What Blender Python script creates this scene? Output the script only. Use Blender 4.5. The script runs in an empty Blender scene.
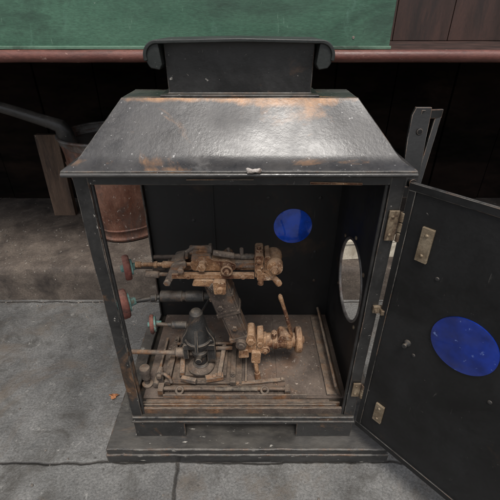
import bpy, bmesh, math, random
from mathutils import Vector, Matrix, Euler
from mathutils import noise as mn
random.seed(7)
scene = bpy.context.scene
COL = scene.collection

# ------------------------------------------------------------------ materials
def N(nt, t, **kw):
    n = nt.nodes.new(t)
    for k, v in kw.items():
        setattr(n, k, v)
    return n

def ramp(nt, src, a, b, ca=(0,0,0,1), cb=(1,1,1,1)):
    r = N(nt, 'ShaderNodeValToRGB')
    r.color_ramp.elements[0].position = a; r.color_ramp.elements[0].color = ca
    r.color_ramp.elements[1].position = b; r.color_ramp.elements[1].color = cb
    nt.links.new(src, r.inputs[0])
    return r.outputs[0]

def mix(nt, fac, a, b, mode='MIX'):
    m = N(nt, 'ShaderNodeMix', data_type='RGBA', blend_type=mode)
    if isinstance(fac, (int, float)): m.inputs[0].default_value = fac
    else: nt.links.new(fac, m.inputs[0])
    for i, v in ((6, a), (7, b)):
        if isinstance(v, (tuple, list)): m.inputs[i].default_value = (*v[:3], 1)
        else: nt.links.new(v, m.inputs[i])
    return m.outputs[2]

def noise(nt, vec, scale, detail=6, rough=.6, dist=0.0):
    n = N(nt, 'ShaderNodeTexNoise')
    n.inputs['Scale'].default_value = scale
    n.inputs['Detail'].default_value = min(detail, 7)
    n.inputs['Roughness'].default_value = rough
    n.inputs['Distortion'].default_value = dist
    nt.links.new(vec, n.inputs['Vector'])
    return n.outputs[0]

def mapped(nt, loc=(0,0,0), scale=(1,1,1)):
    tc = N(nt, 'ShaderNodeTexCoord')
    mp = N(nt, 'ShaderNodeMapping')
    mp.inputs['Location'].default_value = loc
    mp.inputs['Scale'].default_value = scale
    nt.links.new(tc.outputs['Object'], mp.inputs['Vector'])
    return mp.outputs[0]

def math_(nt, op, a, b=None):
    m = N(nt, 'ShaderNodeMath', operation=op)
    for i, v in ((0, a), (1, b)):
        if v is None: continue
        if isinstance(v, (int, float)): m.inputs[i].default_value = v
        else: nt.links.new(v, m.inputs[i])
    return m.outputs[0]

def blobfield(nt, blobs):
    tot = None
    tc = N(nt, 'ShaderNodeTexCoord')
    for (x, y, z, sx, sy, sz, st) in blobs:
        mp = N(nt, 'ShaderNodeMapping'); mp.vector_type = 'POINT'
        mp.inputs['Location'].default_value = (-x/sx, -y/sy, -z/sz); mp.inputs['Scale'].default_value = (1/sx, 1/sy, 1/sz)
        nt.links.new(tc.outputs['Object'], mp.inputs['Vector'])
        l = N(nt, 'ShaderNodeVectorMath', operation='LENGTH'); nt.links.new(mp.outputs[0], l.inputs[0])
        f = ramp(nt, l.outputs['Value'], 0, 1, (st,st,st,1), (0,0,0,1))
        tot = f if tot is None else math_(nt, 'ADD', tot, f)
    return tot

def worn(name, base, second, rust=None, rust_t=(.58,.7), speck=None, speck_t=(.68,.74),
         rough=.55, metal=0.0, scale=14, dust=None, dust_amt=.6, bump=.35, fine=220, stretch=(1,1,1), seed=0, spec=.5, blobs=None, fineamt=.35, scratch=None, speck_s=9,
         lowbump=1.0, scuff=None, scuff_t=(.56,.72)):
    m = bpy.data.materials.new(name); m.use_nodes = True
    nt = m.node_tree; nt.nodes.clear()
    out = N(nt, 'ShaderNodeOutputMaterial'); b = N(nt, 'ShaderNodeBsdfPrincipled')
    nt.links.new(b.outputs[0], out.inputs[0])
    vec = mapped(nt, (seed*1.7, seed*.9, seed*2.3), stretch)
    n1 = noise(nt, vec, scale, 7, .65, .3)
    c = mix(nt, ramp(nt, n1, .38, .64), base, second)
    n4 = noise(nt, vec, fine, 3, .7)
    c = mix(nt, fineamt, c, ramp(nt, n4, .25, .75, (.25,.25,.25,1), (1.25,1.25,1.25,1)), 'MULTIPLY')
    if scuff:
        n8 = noise(nt, mapped(nt, (seed+2, seed+4, 1), (1.2,1,1)), scale*.9, 7, .78, 1.0)
        c = mix(nt, ramp(nt, n8, *scuff_t), c, scuff)
    if rust:
        n2 = noise(nt, mapped(nt, (seed+5.1, 3.3, seed*2+1.7), stretch), scale*.55, 7, .72, .6)
        if blobs: n2 = math_(nt, 'ADD', n2, blobfield(nt, blobs))
        rf = ramp(nt, n2, *rust_t)
        n2b = noise(nt, vec, scale*5, 4, .7)
        rc = mix(nt, ramp(nt, n2b, .35, .65), rust, tuple(v*.42 for v in rust))
        c = mix(nt, rf, c, rc)
    if dust:
        g = N(nt, 'ShaderNodeNewGeometry')
        sp = N(nt, 'ShaderNodeSeparateXYZ'); nt.links.new(g.outputs['Normal'], sp.inputs[0])
        up = ramp(nt, sp.outputs[2], .25, .95)
        n5 = noise(nt, vec, scale*2.2, 6, .7)
        f = math_(nt, 'MULTIPLY', up, ramp(nt, n5, .32, .62))
        f = math_(nt, 'MULTIPLY', f, dust_amt)
        c = mix(nt, f, c, dust)
    if speck:
        n3 = noise(nt, vec, scale*speck_s, 4, .6)
        c = mix(nt, ramp(nt, n3, *speck_t), c, speck)
    if scratch:
        n6 = noise(nt, mapped(nt, (seed, 2, 5), (6, 6, .9)), scale*2.5, 5, .7, .8)
        c = mix(nt, ramp(nt, n6, .66, .73), c, scratch)
    nt.links.new(c, b.inputs['Base Color'])
    b.inputs['Metallic'].default_value = metal
    b.inputs['Specular IOR Level'].default_value = spec
    rr = ramp(nt, n1, .3, .7, (rough-.14,)*3+(1,), (min(1, rough+.18),)*3+(1,))
    nt.links.new(rr, b.inputs['Roughness'])
    bp = N(nt, 'ShaderNodeBump'); bp.inputs['Strength'].default_value = bump
    bp.inputs['Distance'].default_value = .002
    h = math_(nt, 'ADD', math_(nt, 'MULTIPLY', n1, lowbump), math_(nt, 'MULTIPLY', n4, .35))
    nt.links.new(h, bp.inputs['Height']); nt.links.new(bp.outputs[0], b.inputs['Normal'])
    return m

M = {}
M['black'] = worn('black_paint', (.010,.010,.010), (.028,.027,.026), rust=(.14,.075,.038), rust_t=(.59,.71),
                  speck=(.32,.30,.27), speck_t=(.685,.74), rough=.38, scale=16, dust=(.085,.07,.052), dust_amt=.5, bump=.4, scratch=(.14,.13,.12))
M['doorblack'] = worn('plain_black_door_paint', (.006,.006,.006), (.013,.013,.013), rust=(.07,.04,.022), rust_t=(.64,.80),
                  speck=(.22,.20,.18), speck_t=(.71,.76), rough=.5, scale=12, bump=.3, seed=41, spec=.35, scratch=(.05,.047,.042))
M['inner'] = worn('interior_black_paint', (.006,.006,.006), (.013,.012,.011), rust=(.07,.038,.02), rust_t=(.60,.76),
                  speck=(.14,.13,.12), speck_t=(.71,.76), rough=.6, scale=10, bump=.3, seed=3, scratch=(.04,.037,.033))
M['roof'] = worn('weathered_roof_paint', (.012,.012,.013), (.036,.035,.036), rust=(.42,.21,.085), rust_t=(.59,.75),
                 speck=(.36,.35,.34), speck_t=(.66,.74), speck_s=17, rough=.29, scale=13, dust=(.10,.09,.08), dust_amt=.35, bump=.24, lowbump=.30, seed=1, fineamt=.55,
                 blobs=[(.05,.061,.5185,.17,.017,.012,.32), (-.08,.061,.5185,.12,.010,.007,.20), (.08,.050,.505,.07,.040,.045,.10), (.10,.0,.458,.16,.015,.008,.13),(-.16,.0,.458,.08,.015,.008,.10),(.0,-.01,.452,.3,.006,.006,.06)],
                 scratch=(.22,.215,.21), scuff=(.115,.112,.108), scuff_t=(.55,.78))
M['base'] = worn('scuffed_base_paint', (.015,.015,.015), (.046,.044,.042), rust=(.16,.11,.075), rust_t=(.58,.70),
                 speck=(.38,.36,.32), speck_t=(.66,.72), rough=.28, scale=14, dust=(.12,.11,.095), dust_amt=.55, bump=.5, seed=8, stretch=(.4,1,1), fineamt=.5, scuff=(.10,.095,.085))
M['rust'] = worn('dusty_rust', (.21,.105,.052), (.36,.215,.12), rust=(.11,.05,.030), rust_t=(.45,.56),
                 speck=(.55,.43,.31), speck_t=(.62,.70), rough=.9, scale=32, dust=(.45,.325,.22), dust_amt=.55, bump=.9, seed=2, fine=400, fineamt=.65, spec=.12, scuff=(.40,.33,.26), scuff_t=(.56,.70))
M['rustgrey'] = worn('grey_brown_iron', (.085,.068,.057), (.17,.135,.11), rust=(.24,.12,.06), rust_t=(.48,.60),
                 speck=(.40,.33,.25), speck_t=(.64,.71), rough=.8, scale=34, dust=(.33,.25,.18), dust_amt=.55, bump=.9, seed=22, fine=400, fineamt=.65, spec=.25)
M['rustdark'] = worn('dark_rusty_iron', (.048,.036,.030), (.10,.076,.060), rust=(.16,.085,.045), rust_t=(.50,.62),
                 speck=(.34,.27,.20), speck_t=(.65,.72), rough=.75, scale=30, dust=(.23,.175,.13), dust_amt=.55, bump=.9, seed=4, fine=400, fineamt=.6, spec=.3)
M['iron'] = worn('blackened_iron', (.014,.014,.014), (.036,.034,.031), rust=(.12,.075,.045), rust_t=(.54,.68),
                 speck=(.22,.19,.16), speck_t=(.67,.73), rough=.55, scale=34, dust=(.15,.12,.09), dust_amt=.6, bump=.7, seed=5, fine=400, fineamt=.55)
M['floor'] = worn('dusty_tray', (.062,.046,.037), (.135,.103,.082), rust=(.19,.105,.062), rust_t=(.52,.70),
                 speck=(.36,.30,.25), speck_t=(.63,.71), rough=.8, scale=16, dust=(.17,.132,.104), dust_amt=.45, bump=.7, seed=6, fine=300, fineamt=.65, scuff=(.21,.175,.145))
M['red'] = worn('faded_red_fibre', (.14,.036,.027), (.23,.075,.055), rust=(.08,.04,.03), rust_t=(.48,.64), rough=.8, scale=50, bump=.6,
                dust=(.26,.16,.12), dust_amt=.5, seed=9, fineamt=.55, scuff=(.14,.12,.09), scuff_t=(.60,.74))
M['verdigris'] = worn('verdigris_copper', (.070,.155,.135), (.18,.32,.29), rust=(.14,.10,.065), rust_t=(.52,.64), rough=.85, scale=70, bump=.6, seed=9)
M['brass'] = worn('tarnished_brass', (.17,.125,.078), (.30,.24,.165), rust=(.11,.07,.045), rust_t=(.48,.60), rough=.5, metal=.35, scale=50, bump=.5, seed=10, fineamt=.5)
M['copper'] = worn('stained_copper', (.13,.055,.036), (.25,.13,.09), rust=(.10,.085,.078), rust_t=(.50,.64),
                   speck=(.36,.31,.27), speck_t=(.64,.71), rough=.46, metal=.3, scale=16, bump=.45, seed=11, fineamt=.55, stretch=(1,1,.5), scratch=(.28,.25,.22), scuff=(.045,.030,.025), scuff_t=(.55,.68))
M['soot'] = worn('sooty_metal', (.018,.017,.016), (.048,.044,.040), rust=(.12,.08,.06), rust_t=(.58,.7), rough=.42, scale=14, bump=.5, seed=12,
                 speck=(.35,.33,.3), speck_t=(.68,.74), dust=(.16,.145,.125), dust_amt=.5)
M['cap'] = worn('dark_greenish_cap_paint', (.007,.009,.008), (.017,.020,.018), rust=(.13,.08,.05), rust_t=(.60,.72), rough=.45, scale=14, bump=.35, seed=25,
                 speck=(.35,.33,.3), speck_t=(.69,.75), dust=(.07,.075,.065), dust_amt=.4)
M['zinc'] = worn('grey_bare_metal', (.10,.092,.086), (.22,.205,.19), rust=(.12,.07,.05), rust_t=(.48,.62), rough=.45, scale=30, bump=.5, seed=21, metal=.3, fineamt=.5)
M['wood'] = worn('dirty_board_wood', (.10,.062,.040), (.17,.11,.075), rust=(.05,.032,.022), rust_t=(.46,.64), rough=.8, scale=9, bump=.5,
                 stretch=(3.5,3.5,.6), seed=13, speck=(.35,.28,.22), speck_t=(.68,.74))
M['darkwood'] = worn('dark_brown_wood', (.026,.012,.008), (.056,.025,.018), rust=(.012,.008,.007), rust_t=(.5,.7), rough=.55, scale=6, bump=.3,
                 stretch=(3,3,.5), seed=14, fineamt=.5)
M['redrail'] = worn('red_brown_rail_paint', (.10,.032,.023), (.16,.060,.045), rust=(.05,.022,.018), rust_t=(.5,.66), speck=(.35,.22,.18), speck_t=(.67,.73), rough=.45, scale=18,
                 stretch=(.4,1,1), seed=15, bump=.5, fineamt=.5)
M['void'] = worn('void_dark_boards', (.009,.006,.005), (.020,.013,.010), rust=(.006,.005,.004), rust_t=(.45,.6), rough=.95, scale=6, bump=.3, seed=16, spec=.05, stretch=(.6,1,2))  # near-black brown: darkness of the void under the shelf painted into the boards
M['green'] = worn('scuffed_green_board', (.040,.110,.068), (.068,.160,.103), rust=(.028,.065,.044), rust_t=(.50,.68), speck=(.46,.52,.45), speck_t=(.70,.74),
                 rough=.6, scale=8, bump=.35, stretch=(.5,1,1.6), seed=17, scratch=(.14,.23,.17), fineamt=.55, scuff=(.085,.18,.13), scuff_t=(.58,.76))
M['greentrim'] = worn('green_lighter_hem', (.085,.17,.115), (.14,.235,.165), rust=(.05,.09,.06), rust_t=(.50,.63), rough=.6, scale=16, bump=.4, stretch=(.4,1,1), seed=18)
M['step'] = worn('grimy_stone', (.070,.054,.043), (.135,.108,.086), rust=(.04,.030,.024), rust_t=(.46,.64), speck=(.32,.29,.25), speck_t=(.66,.73), rough=.85, scale=11, bump=.9, seed=19, fineamt=.75, scuff=(.18,.155,.13))
M['chip'] = worn('bare_pale_putty', (.33,.30,.27), (.52,.47,.43), rust=(.20,.15,.12), rust_t=(.46,.60), rough=.8, scale=120, bump=.9)
M['cream'] = worn('cream_card', (.48,.43,.34), (.60,.55,.45), rust=(.30,.24,.17), rust_t=(.54,.7), rough=.8, scale=20, bump=.4, seed=44)
M['leaf'] = worn('dry_leaf', (.26,.10,.04), (.38,.17,.07), rough=.8, scale=80, bump=.5)
M['pebble'] = worn('grit', (.08,.07,.06), (.20,.175,.15), rough=.9, scale=40, bump=.5)
M['e_black'] = worn('scuffed_black_edge', (.014,.013,.012), (.13,.12,.105), rust=(.15,.085,.05), rust_t=(.5,.66), rough=.45, scale=45, bump=.4, seed=31)
M['e_rust'] = worn('rubbed_rust_edge', (.20,.12,.07), (.43,.30,.20), rough=.85, scale=70, bump=.5, seed=32, spec=.15)
M['e_dark'] = worn('rubbed_iron_edge', (.045,.038,.032), (.20,.16,.12), rough=.65, scale=70, bump=.5, seed=33)
EDGE = {'black':'e_black','doorblack':'e_black','inner':'e_black','roof':'e_black','base':'e_black','soot':'e_black','rust':'e_rust','rustgrey':'e_dark','rustdark':'e_dark','iron':'e_dark'}

def glass(name, col):
    m = bpy.data.materials.new(name); m.use_nodes = True
    nt = m.node_tree; b = nt.nodes['Principled BSDF']
    vec = mapped(nt)
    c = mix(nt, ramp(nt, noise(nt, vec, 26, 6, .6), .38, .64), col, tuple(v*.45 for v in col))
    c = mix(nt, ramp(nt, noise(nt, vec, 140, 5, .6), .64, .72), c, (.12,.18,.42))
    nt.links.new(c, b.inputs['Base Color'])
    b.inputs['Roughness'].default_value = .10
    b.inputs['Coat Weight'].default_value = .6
    return m
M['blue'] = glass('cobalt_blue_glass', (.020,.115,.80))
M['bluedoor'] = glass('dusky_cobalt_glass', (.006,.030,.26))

def ground_mat():
    m = bpy.data.materials.new('worn_stone_paving'); m.use_nodes = True
    nt = m.node_tree; b = nt.nodes['Principled BSDF']
    vec = mapped(nt)
    n1 = noise(nt, vec, 5, 7, .62, .4)
    c = mix(nt, ramp(nt, n1, .35, .66), (.120,.119,.115), (.225,.220,.212))
    n2 = noise(nt, vec, 230, 4, .75)
    c = mix(nt, .9, c, ramp(nt, n2, .3, .7, (.38,.38,.38,1), (1.3,1.3,1.3,1)), 'MULTIPLY')
    n3 = noise(nt, mapped(nt, (4,2,0)), 13, 7, .75, .6)
    c = mix(nt, ramp(nt, n3, .48, .68), c, (.060,.056,.050))
    n5 = noise(nt, mapped(nt, (9,2,0)), 45, 6, .75, .5)
    c = mix(nt, ramp(nt, n5, .60, .72), c, (.34,.33,.31))
    n6 = noise(nt, mapped(nt, (1,7,0)), 4, 7, .75, .8)
    c = mix(nt, ramp(nt, n6, .52, .70), c, (.125,.100,.078))
    n7 = noise(nt, mapped(nt, (6,1,0)), 1.9, 6, .7, .6)
    c = mix(nt, 1.0, c, ramp(nt, n7, .35, .65, (.62,.62,.62,1), (1.15,1.15,1.12,1)), 'MULTIPLY')
    vo = N(nt, 'ShaderNodeTexVoronoi'); vo.inputs['Scale'].default_value = 38; nt.links.new(vec, vo.inputs['Vector'])
    c = mix(nt, ramp(nt, vo.outputs['Distance'], .05, .13, (.75,.75,.75,1), (0,0,0,1)), c, (.055,.05,.045))
    warp = N(nt, 'ShaderNodeVectorMath', operation='MULTIPLY_ADD')
    nn = N(nt, 'ShaderNodeTexNoise'); nn.inputs['Scale'].default_value = 14; nn.inputs['Detail'].default_value = 7
    nt.links.new(vec, nn.inputs['Vector'])
    nt.links.new(nn.outputs[1], warp.inputs[0]); warp.inputs[1].default_value = (.022,.022,0)
    mp = mapped(nt, (.117-.011, .033-.011, 0))
    nt.links.new(mp, warp.inputs[2])
    br = N(nt, 'ShaderNodeTexBrick')
    br.inputs['Scale'].default_value = 1; br.inputs['Brick Width'].default_value = 1.5
    br.inputs['Row Height'].default_value = .47; br.inputs['Mortar Size'].default_value = .0045
    br.inputs['Mortar Smooth'].default_value = 1.0
    br.inputs['Color1'].default_value = (1,1,1,1); br.inputs['Color2'].default_value = (.84,.84,.84,1); br.inputs['Mortar'].default_value = (.0,.0,.0,1)
    nt.links.new(warp.outputs[0], br.inputs['Vector'])
    jf = math_(nt, 'MULTIPLY', br.outputs['Fac'], ramp(nt, n3, .35, .6, (.8,.8,.8,1), (.25,.25,.25,1)))
    c = mix(nt, jf, mix(nt, 1.0, c, br.outputs['Color'], 'MULTIPLY'), (.06,.053,.045))
    nt.links.new(c, b.inputs['Base Color'])
    nt.links.new(ramp(nt, n1, .3, .7, (.45,.45,.45,1), (.8,.8,.8,1)), b.inputs['Roughness'])
    bp = N(nt, 'ShaderNodeBump'); bp.inputs['Strength'].default_value = .8; bp.inputs['Distance'].default_value = .004
    h = math_(nt, 'ADD', math_(nt, 'MULTIPLY', n1, 1.3), math_(nt, 'MULTIPLY', n2, .45))
    h = math_(nt, 'ADD', h, math_(nt, 'MULTIPLY', n3, .7))
    h = math_(nt, 'SUBTRACT', h, math_(nt, 'MULTIPLY', br.outputs['Fac'], .8))
    nt.links.new(h, bp.inputs['Height']); nt.links.new(bp.outputs[0], b.inputs['Normal'])
    return m
M['ground'] = ground_mat()

# ------------------------------------------------------------------ mesh helpers
def V(*a): return Vector(a)
def quads(bm, rings, close=True, cap0=True, cap1=True):
    n = len(rings[0])
    vs = [[bm.verts.new(p) for p in r] for r in rings]
    for a, b in zip(vs[:-1], vs[1:]):
        rng = range(n) if close else range(n-1)
        for i in rng:
            j = (i+1) % n
            try: bm.faces.new((a[i], a[j], b[j], b[i]))
            except ValueError: pass
    if cap0: bm.faces.new(list(reversed(vs[0])))
    if cap1: bm.faces.new(vs[-1])
    return vs
def frame(d):
    z = Vector(d).normalized()
    a = V(0,0,1) if abs(z.z) < .9 else V(1,0,0)
    x = a.cross(z).normalized(); y = z.cross(x)
    return x, y, z
def lathe(bm, p, d, prof, seg=28):
    x, y, z = frame(d); p = Vector(p)
    quads(bm, [[p + z*h + (x*math.cos(2*math.pi*i/seg) + y*math.sin(2*math.pi*i/seg))*max(r, 1e-4) for i in range(seg)] for r, h in prof])
def cyl(bm, p0, p1, r0, r1=None, seg=22):
    r1 = r0 if r1 is None else r1
    p0 = Vector(p0); p1 = Vector(p1)
    lathe(bm, p0, p1-p0, [(r0, 0), (r1, (p1-p0).length)], seg)
def thread(bm, p0, p1, r, pitch=.0022, depth=.0006, seg=18):
    p0 = Vector(p0); p1 = Vector(p1); L_ = (p1-p0).length; n = max(2, int(L_/pitch)); prof = []
    for i in range(n):
        prof += [(r-depth, i*L_/n), (r, (i+.5)*L_/n)]
    prof.append((r-depth, L_))
    lathe(bm, p0, p1-p0, prof, seg)
def nut(bm, p, d, r, h):
    d = Vector(d).normalized(); p = Vector(p)
    lathe(bm, p, d, [(r*.9, 0), (r, h*.15), (r, h*.85), (r*.9, h)], 6)
def bolt(bm, p, d, r, h):
    nut(bm, p, d, r, h*.5)
    d = Vector(d).normalized(); cyl(bm, Vector(p)+d*h*.45, Vector(p)+d*h, r*.55, seg=12)
def dome(bm, p, d, r, h):
    lathe(bm, p, d, [(r,0),(r,h*.35),(r*.85,h*.7),(r*.5,h*.93),(r*.05,h)], 18)
def box(bm, c, s, rot=None):
    c = Vector(c); R = Matrix.Identity(3)
    if rot:
        R = Euler([math.radians(a) for a in rot]).to_matrix()
    hx, hy, hz = s[0]/2, s[1]/2, s[2]/2
    rings = []
    for z in (-hz, hz):
        rings.append([c + R @ V(a*hx, b*hy, z) for a, b in ((-1,-1),(1,-1),(1,1),(-1,1))])
    quads(bm, rings)
def bx(bm, x0, x1, y0, y1, z0, z1):
    box(bm, ((x0+x1)/2, (y0+y1)/2, (z0+z1)/2), (x1-x0, y1-y0, z1-z0))
def plate(bm, outline, y0, y1):
    quads(bm, [[V(x, y0, z) for x, z in outline], [V(x, y1, z) for x, z in outline]])
def rounded(cx, cz, pts, r, n=5):
    out = []; m = len(pts)
    for i in range(m):
        p = V(pts[i][0], pts[i][1]); a = V(*pts[i-1]); b = V(*pts[(i+1) % m])
        da = (a-p).normalized(); db = (b-p).normalized()
        for k in range(n+1):
            t = k/n
            q = (p+da*r)*(1-t)**2 + p*2*t*(1-t) + (p+db*r)*t**2
            out.append((cx+q.x, cz+q.y))
    return out
def tube(bm, pts, r, seg=12, rs=None):
    pts = [Vector(p) for p in pts]; rings = []
    up = None
    for i, p in enumerate(pts):
        d = (pts[min(i+1, len(pts)-1)] - pts[max(i-1, 0)]).normalized()
        if up is None: x, y, z = frame(d)
        else:
            x = (up - d*up.dot(d)).normalized(); y = d.cross(x)
        up = x
        rr = rs[i] if rs else r
        rings.append([p + (x*math.cos(2*math.pi*k/seg) + y*math.sin(2*math.pi*k/seg))*rr for k in range(seg)])
    quads(bm, rings)
def torus(bm, c, d, R, r, seg=36, s2=10):
    x, y, z = frame(d); c = Vector(c)
    vs = []
    for i in range(seg):
        a = 2*math.pi*i/seg; rd = x*math.cos(a) + y*math.sin(a)
        vs.append([bm.verts.new(c + rd*(R + r*math.cos(2*math.pi*k/s2)) + z*r*math.sin(2*math.pi*k/s2)) for k in range(s2)])
    for i in range(seg):
        for k in range(s2):
            bm.faces.new((vs[i][k], vs[(i+1)%seg][k], vs[(i+1)%seg][(k+1)%s2], vs[i][(k+1)%s2]))
def ribbon(bm, path, w0, w1, th):
    pts = [V(a, 0, z) for a, z in path]; outer = []; inner = []
    for i, p in enumerate(pts):
        d = (pts[min(i+1, len(pts)-1)] - pts[max(i-1, 0)]).normalized()
        n = V(-d.z, 0, d.x)
        outer.append(p + n*th/2); inner.append(p - n*th/2)
    loop = outer + inner[::-1]
    n = len(outer)
    A = [bm.verts.new(p + V(0, w0, 0)) for p in loop]; B = [bm.verts.new(p + V(0, w1, 0)) for p in loop]
    m = len(loop)
    for i in range(m):
        j = (i+1) % m; bm.faces.new((A[i], A[j], B[j], B[i]))
    for i in range(n-1):
        bm.faces.new((A[i+1], A[i], A[m-1-i], A[m-2-i])); bm.faces.new((B[i], B[i+1], B[m-2-i], B[m-1-i]))
def plate_hole(bm, o, ex, ey, en, rect, c, r, th, seg=48):
    o, ex, ey, en = Vector(o), Vector(ex), Vector(ey), Vector(en)
    x0, x1, y0, y1 = rect
    angs = [2*math.pi*i/seg for i in range(seg)]
    for X in (x0, x1):
        for Y in (y0, y1): angs.append(math.atan2(Y-c[1], X-c[0]) % (2*math.pi))
    angs = sorted(set(round(a, 6) for a in angs))
    inn = []; out = []
    for a in angs:
        ca, sa = math.cos(a), math.sin(a); ts = []
        if ca > 1e-9: ts.append((x1-c[0])/ca)
        if ca < -1e-9: ts.append((x0-c[0])/ca)
        if sa > 1e-9: ts.append((y1-c[1])/sa)
        if sa < -1e-9: ts.append((y0-c[1])/sa)
        t = min(ts)
        inn.append(o + ex*(c[0]+r*ca) + ey*(c[1]+r*sa)); out.append(o + ex*(c[0]+t*ca) + ey*(c[1]+t*sa))
    loops = [[bm.verts.new(p + en*k) for p in l] for l, k in ((inn,0),(out,0),(out,th),(inn,th))]
    n = len(angs)
    for L in range(4):
        a, b = loops[L], loops[(L+1) % 4]
        for i in range(n):
            j = (i+1) % n; bm.faces.new((a[i], a[j], b[j], b[i]))

def obj(name, bm, mat, parent=None, bevel=.0012, label=None, category=None, kind=None, group=None, sharp=35):
    if mat in ('rust','rustgrey','rustdark') and parent is not None:
        for v in bm.verts:
            c = v.co
            v.co = c + V(mn.noise(c*70), mn.noise(c*70+V(7,0,0)), mn.noise(c*70+V(0,7,0)))*.0009
    bmesh.ops.recalc_face_normals(bm, faces=bm.faces)
    for f in bm.faces: f.smooth = True
    for e in bm.edges:
        if len(e.link_faces) == 2 and e.calc_face_angle(0) > math.radians(sharp): e.smooth = False
    me = bpy.data.meshes.new(name); bm.to_mesh(me); bm.free()
    me.materials.append(M[mat])
    o = bpy.data.objects.new(name, me); COL.objects.link(o)
    if parent is not None:
        o.parent = parent
        if parent.type == 'EMPTY':
            o.matrix_parent_inverse = Matrix.Translation(-parent.location)
    if bevel:
        b = o.modifiers.new('edge_wear', 'BEVEL'); b.width = bevel; b.segments = 2
        b.limit_method = 'ANGLE'; b.angle_limit = math.radians(40); b.harden_normals = True
        if mat in EDGE:
            me.materials.append(M[EDGE[mat]]); b.material = 1
    tag(o, label, category, kind, group)
    return o
def tag(o, label=None, category=None, kind=None, group=None):
    if label: o['label'] = label
    if category: o['category'] = category
    if kind: o['kind'] = kind
    if group: o['group'] = group
def empty(name, loc, **kw):
    e = bpy.data.objects.new(name, None); e.location = loc; e.empty_display_size = .05
    COL.objects.link(e); tag(e, **kw); return e
def nb(): return bmesh.new()
def one(name, mat, parent, fn, bevel=.0008, sharp=35, **kw):
    bm = nb(); fn(bm); return obj(name, bm, mat, parent, bevel=bevel, sharp=sharp, **kw)

GZ = -.10
# ------------------------------------------------------------------ setting
bm = nb()
S = 40
vs = [bm.verts.new(p) for p in ((-S,-S,GZ),(S,-S,GZ),(S,S,GZ),(-S,S,GZ))]; bm.faces.new(vs)
obj('ground', bm, 'ground', bevel=0, kind='structure', label='worn grey stone paving slabs with dark joints')

bm = nb()
xs = [-1.6,-.95,.10,1.6]
for a, b_ in zip(xs[:-1], xs[1:]):
    n = int((b_-a)/.012); rings = []
    for i in range(n+1):
        x = a+.002 + (b_-a-.004)*i/n
        k = mn.noise(V(x*22, 3.1, a))*.0050 + mn.noise(V(x*90, 1, 0))*.0018
        k2 = mn.noise(V(x*14, 9, 2))*.003
        t = .0115
        rings.append([V(x,1.4,t), V(x,.60,t+k2*.4), V(x,.475,t+k2*.6), V(x,.457+k,t-.001), V(x,.449+k,t-.006+k2*.5), V(x,.446+k*.6,t-.020), V(x,.446+k2,-.05), V(x,.446,GZ-.02), V(x,1.4,GZ-.02)])
    quads(bm, rings)
obj('stone_step', bm, 'step', bevel=0, kind='structure', label='grimy brown stone step behind the lamp', sharp=50)

bm = nb(); bx(bm, -1.8, 1.8, .95, 1.0, GZ, 1.3)
for i in range(-8, 9):
    bx(bm, i*.2-.098, i*.2+.098, .936+.004*(i%2), .951, .0, .53)
obj('void_dark_wall', bm, 'void', bevel=.002, label='board wall behind the shelf, darkness of the void put into its colour', category='wall')

sh = empty('shelf', (0,.65,GZ), label='dark wooden shelf with a red-brown rounded front rail', category='shelf')
one('shelf_board', 'darkwood', sh, lambda bm: bx(bm, -1.5, 1.5, .425, .930, .531, .549))
def railf(bm):
    n = 150; tube(bm, [(-1.5+3*i/n, .42+mn.noise(V(i*.3,0,0))*.0012, .540+mn.noise(V(i*.25,5,0))*.0012) for i in range(n+1)], .0115, 20)
one('rail', 'redrail', sh, railf, bevel=0)
bm = nb()
bx(bm, -1.5, 1.5, .922, .930, .549, 1.25)
for i in range(-8, 9):
    box(bm, (i*.17+.03, .914, .90), (.1685, .018, .70))
obj('back_panel', bm, 'darkwood', sh, bevel=.0015)
for x in (-1.2, 1.2): one('shelf_support', 'darkwood', sh, lambda bm: bx(bm, x-.03, x+.03, .5, .56, .0105, .532))

gc = empty('green_crate', (-.25,.55,.549), label='scuffed green flat box lying on the shelf', category='box')
def crate(bm):
    n = 60
    rings = []
    for i in range(n+1):
        x = -.62+(.297+.62)*i/n
        w = mn.noise(V(x*9,0,0))*.0018; w2 = mn.noise(V(x*7,4,0))*.0016
        rings.append([V(x,.436+w*.4,.553), V(x,.436+w,.60), V(x,.436+w2,.64), V(x,.437,.80), V(x,.80,.80), V(x,.80,.553)])
    quads(bm, rings)
one('crate_body', 'green', gc, crate, bevel=.002)
one('hem_strip', 'greentrim', gc, lambda bm: bx(bm, -.623, .300, .4322, .4362, .551, .5575), bevel=.0015)
one('paint_spot', 'chip', gc, lambda bm: lathe(bm, (.222,.4362,.572), (0,-1,0), [(.003,0),(.002,.0014)], 9), bevel=0)

BX, BY, BZ = -.388, .690, .0115
bk = empty('copper_bucket', (BX,BY,BZ), label='stained copper bucket with grey rim standing on the step', category='bucket')
bm = nb()
prof = [(.09,0),(.106,.004),(.110,.012),(.107,.02),(.116,.07),(.124,.12),(.131,.18),(.138,.24),(.143,.300),(.139,.300),(.100,.03),(.07,.026)]
pp = []
for (r0,h0),(r1,h1) in zip(prof[:-1], prof[1:]):
    for k in range(3): pp.append((r0+(r1-r0)*k/3, h0+(h1-h0)*k/3))
pp.append(prof[-1])
lathe(bm, (BX,BY,BZ), (0,0,1), pp, 72)
torus(bm, (BX,BY,BZ+.045), (0,0,1), .113, .0028, 72, 8); torus(bm, (BX,BY,BZ+.235), (0,0,1), .138, .0028, 72, 8)
for v in bm.verts:
    v.co += V(.006,.006,.001)*mn.noise(v.co*16) + V(.002,.002,0)*mn.noise(v.co*45)
obj('bucket_body', bm, 'copper', bk, bevel=0)
bm = nb()
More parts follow.
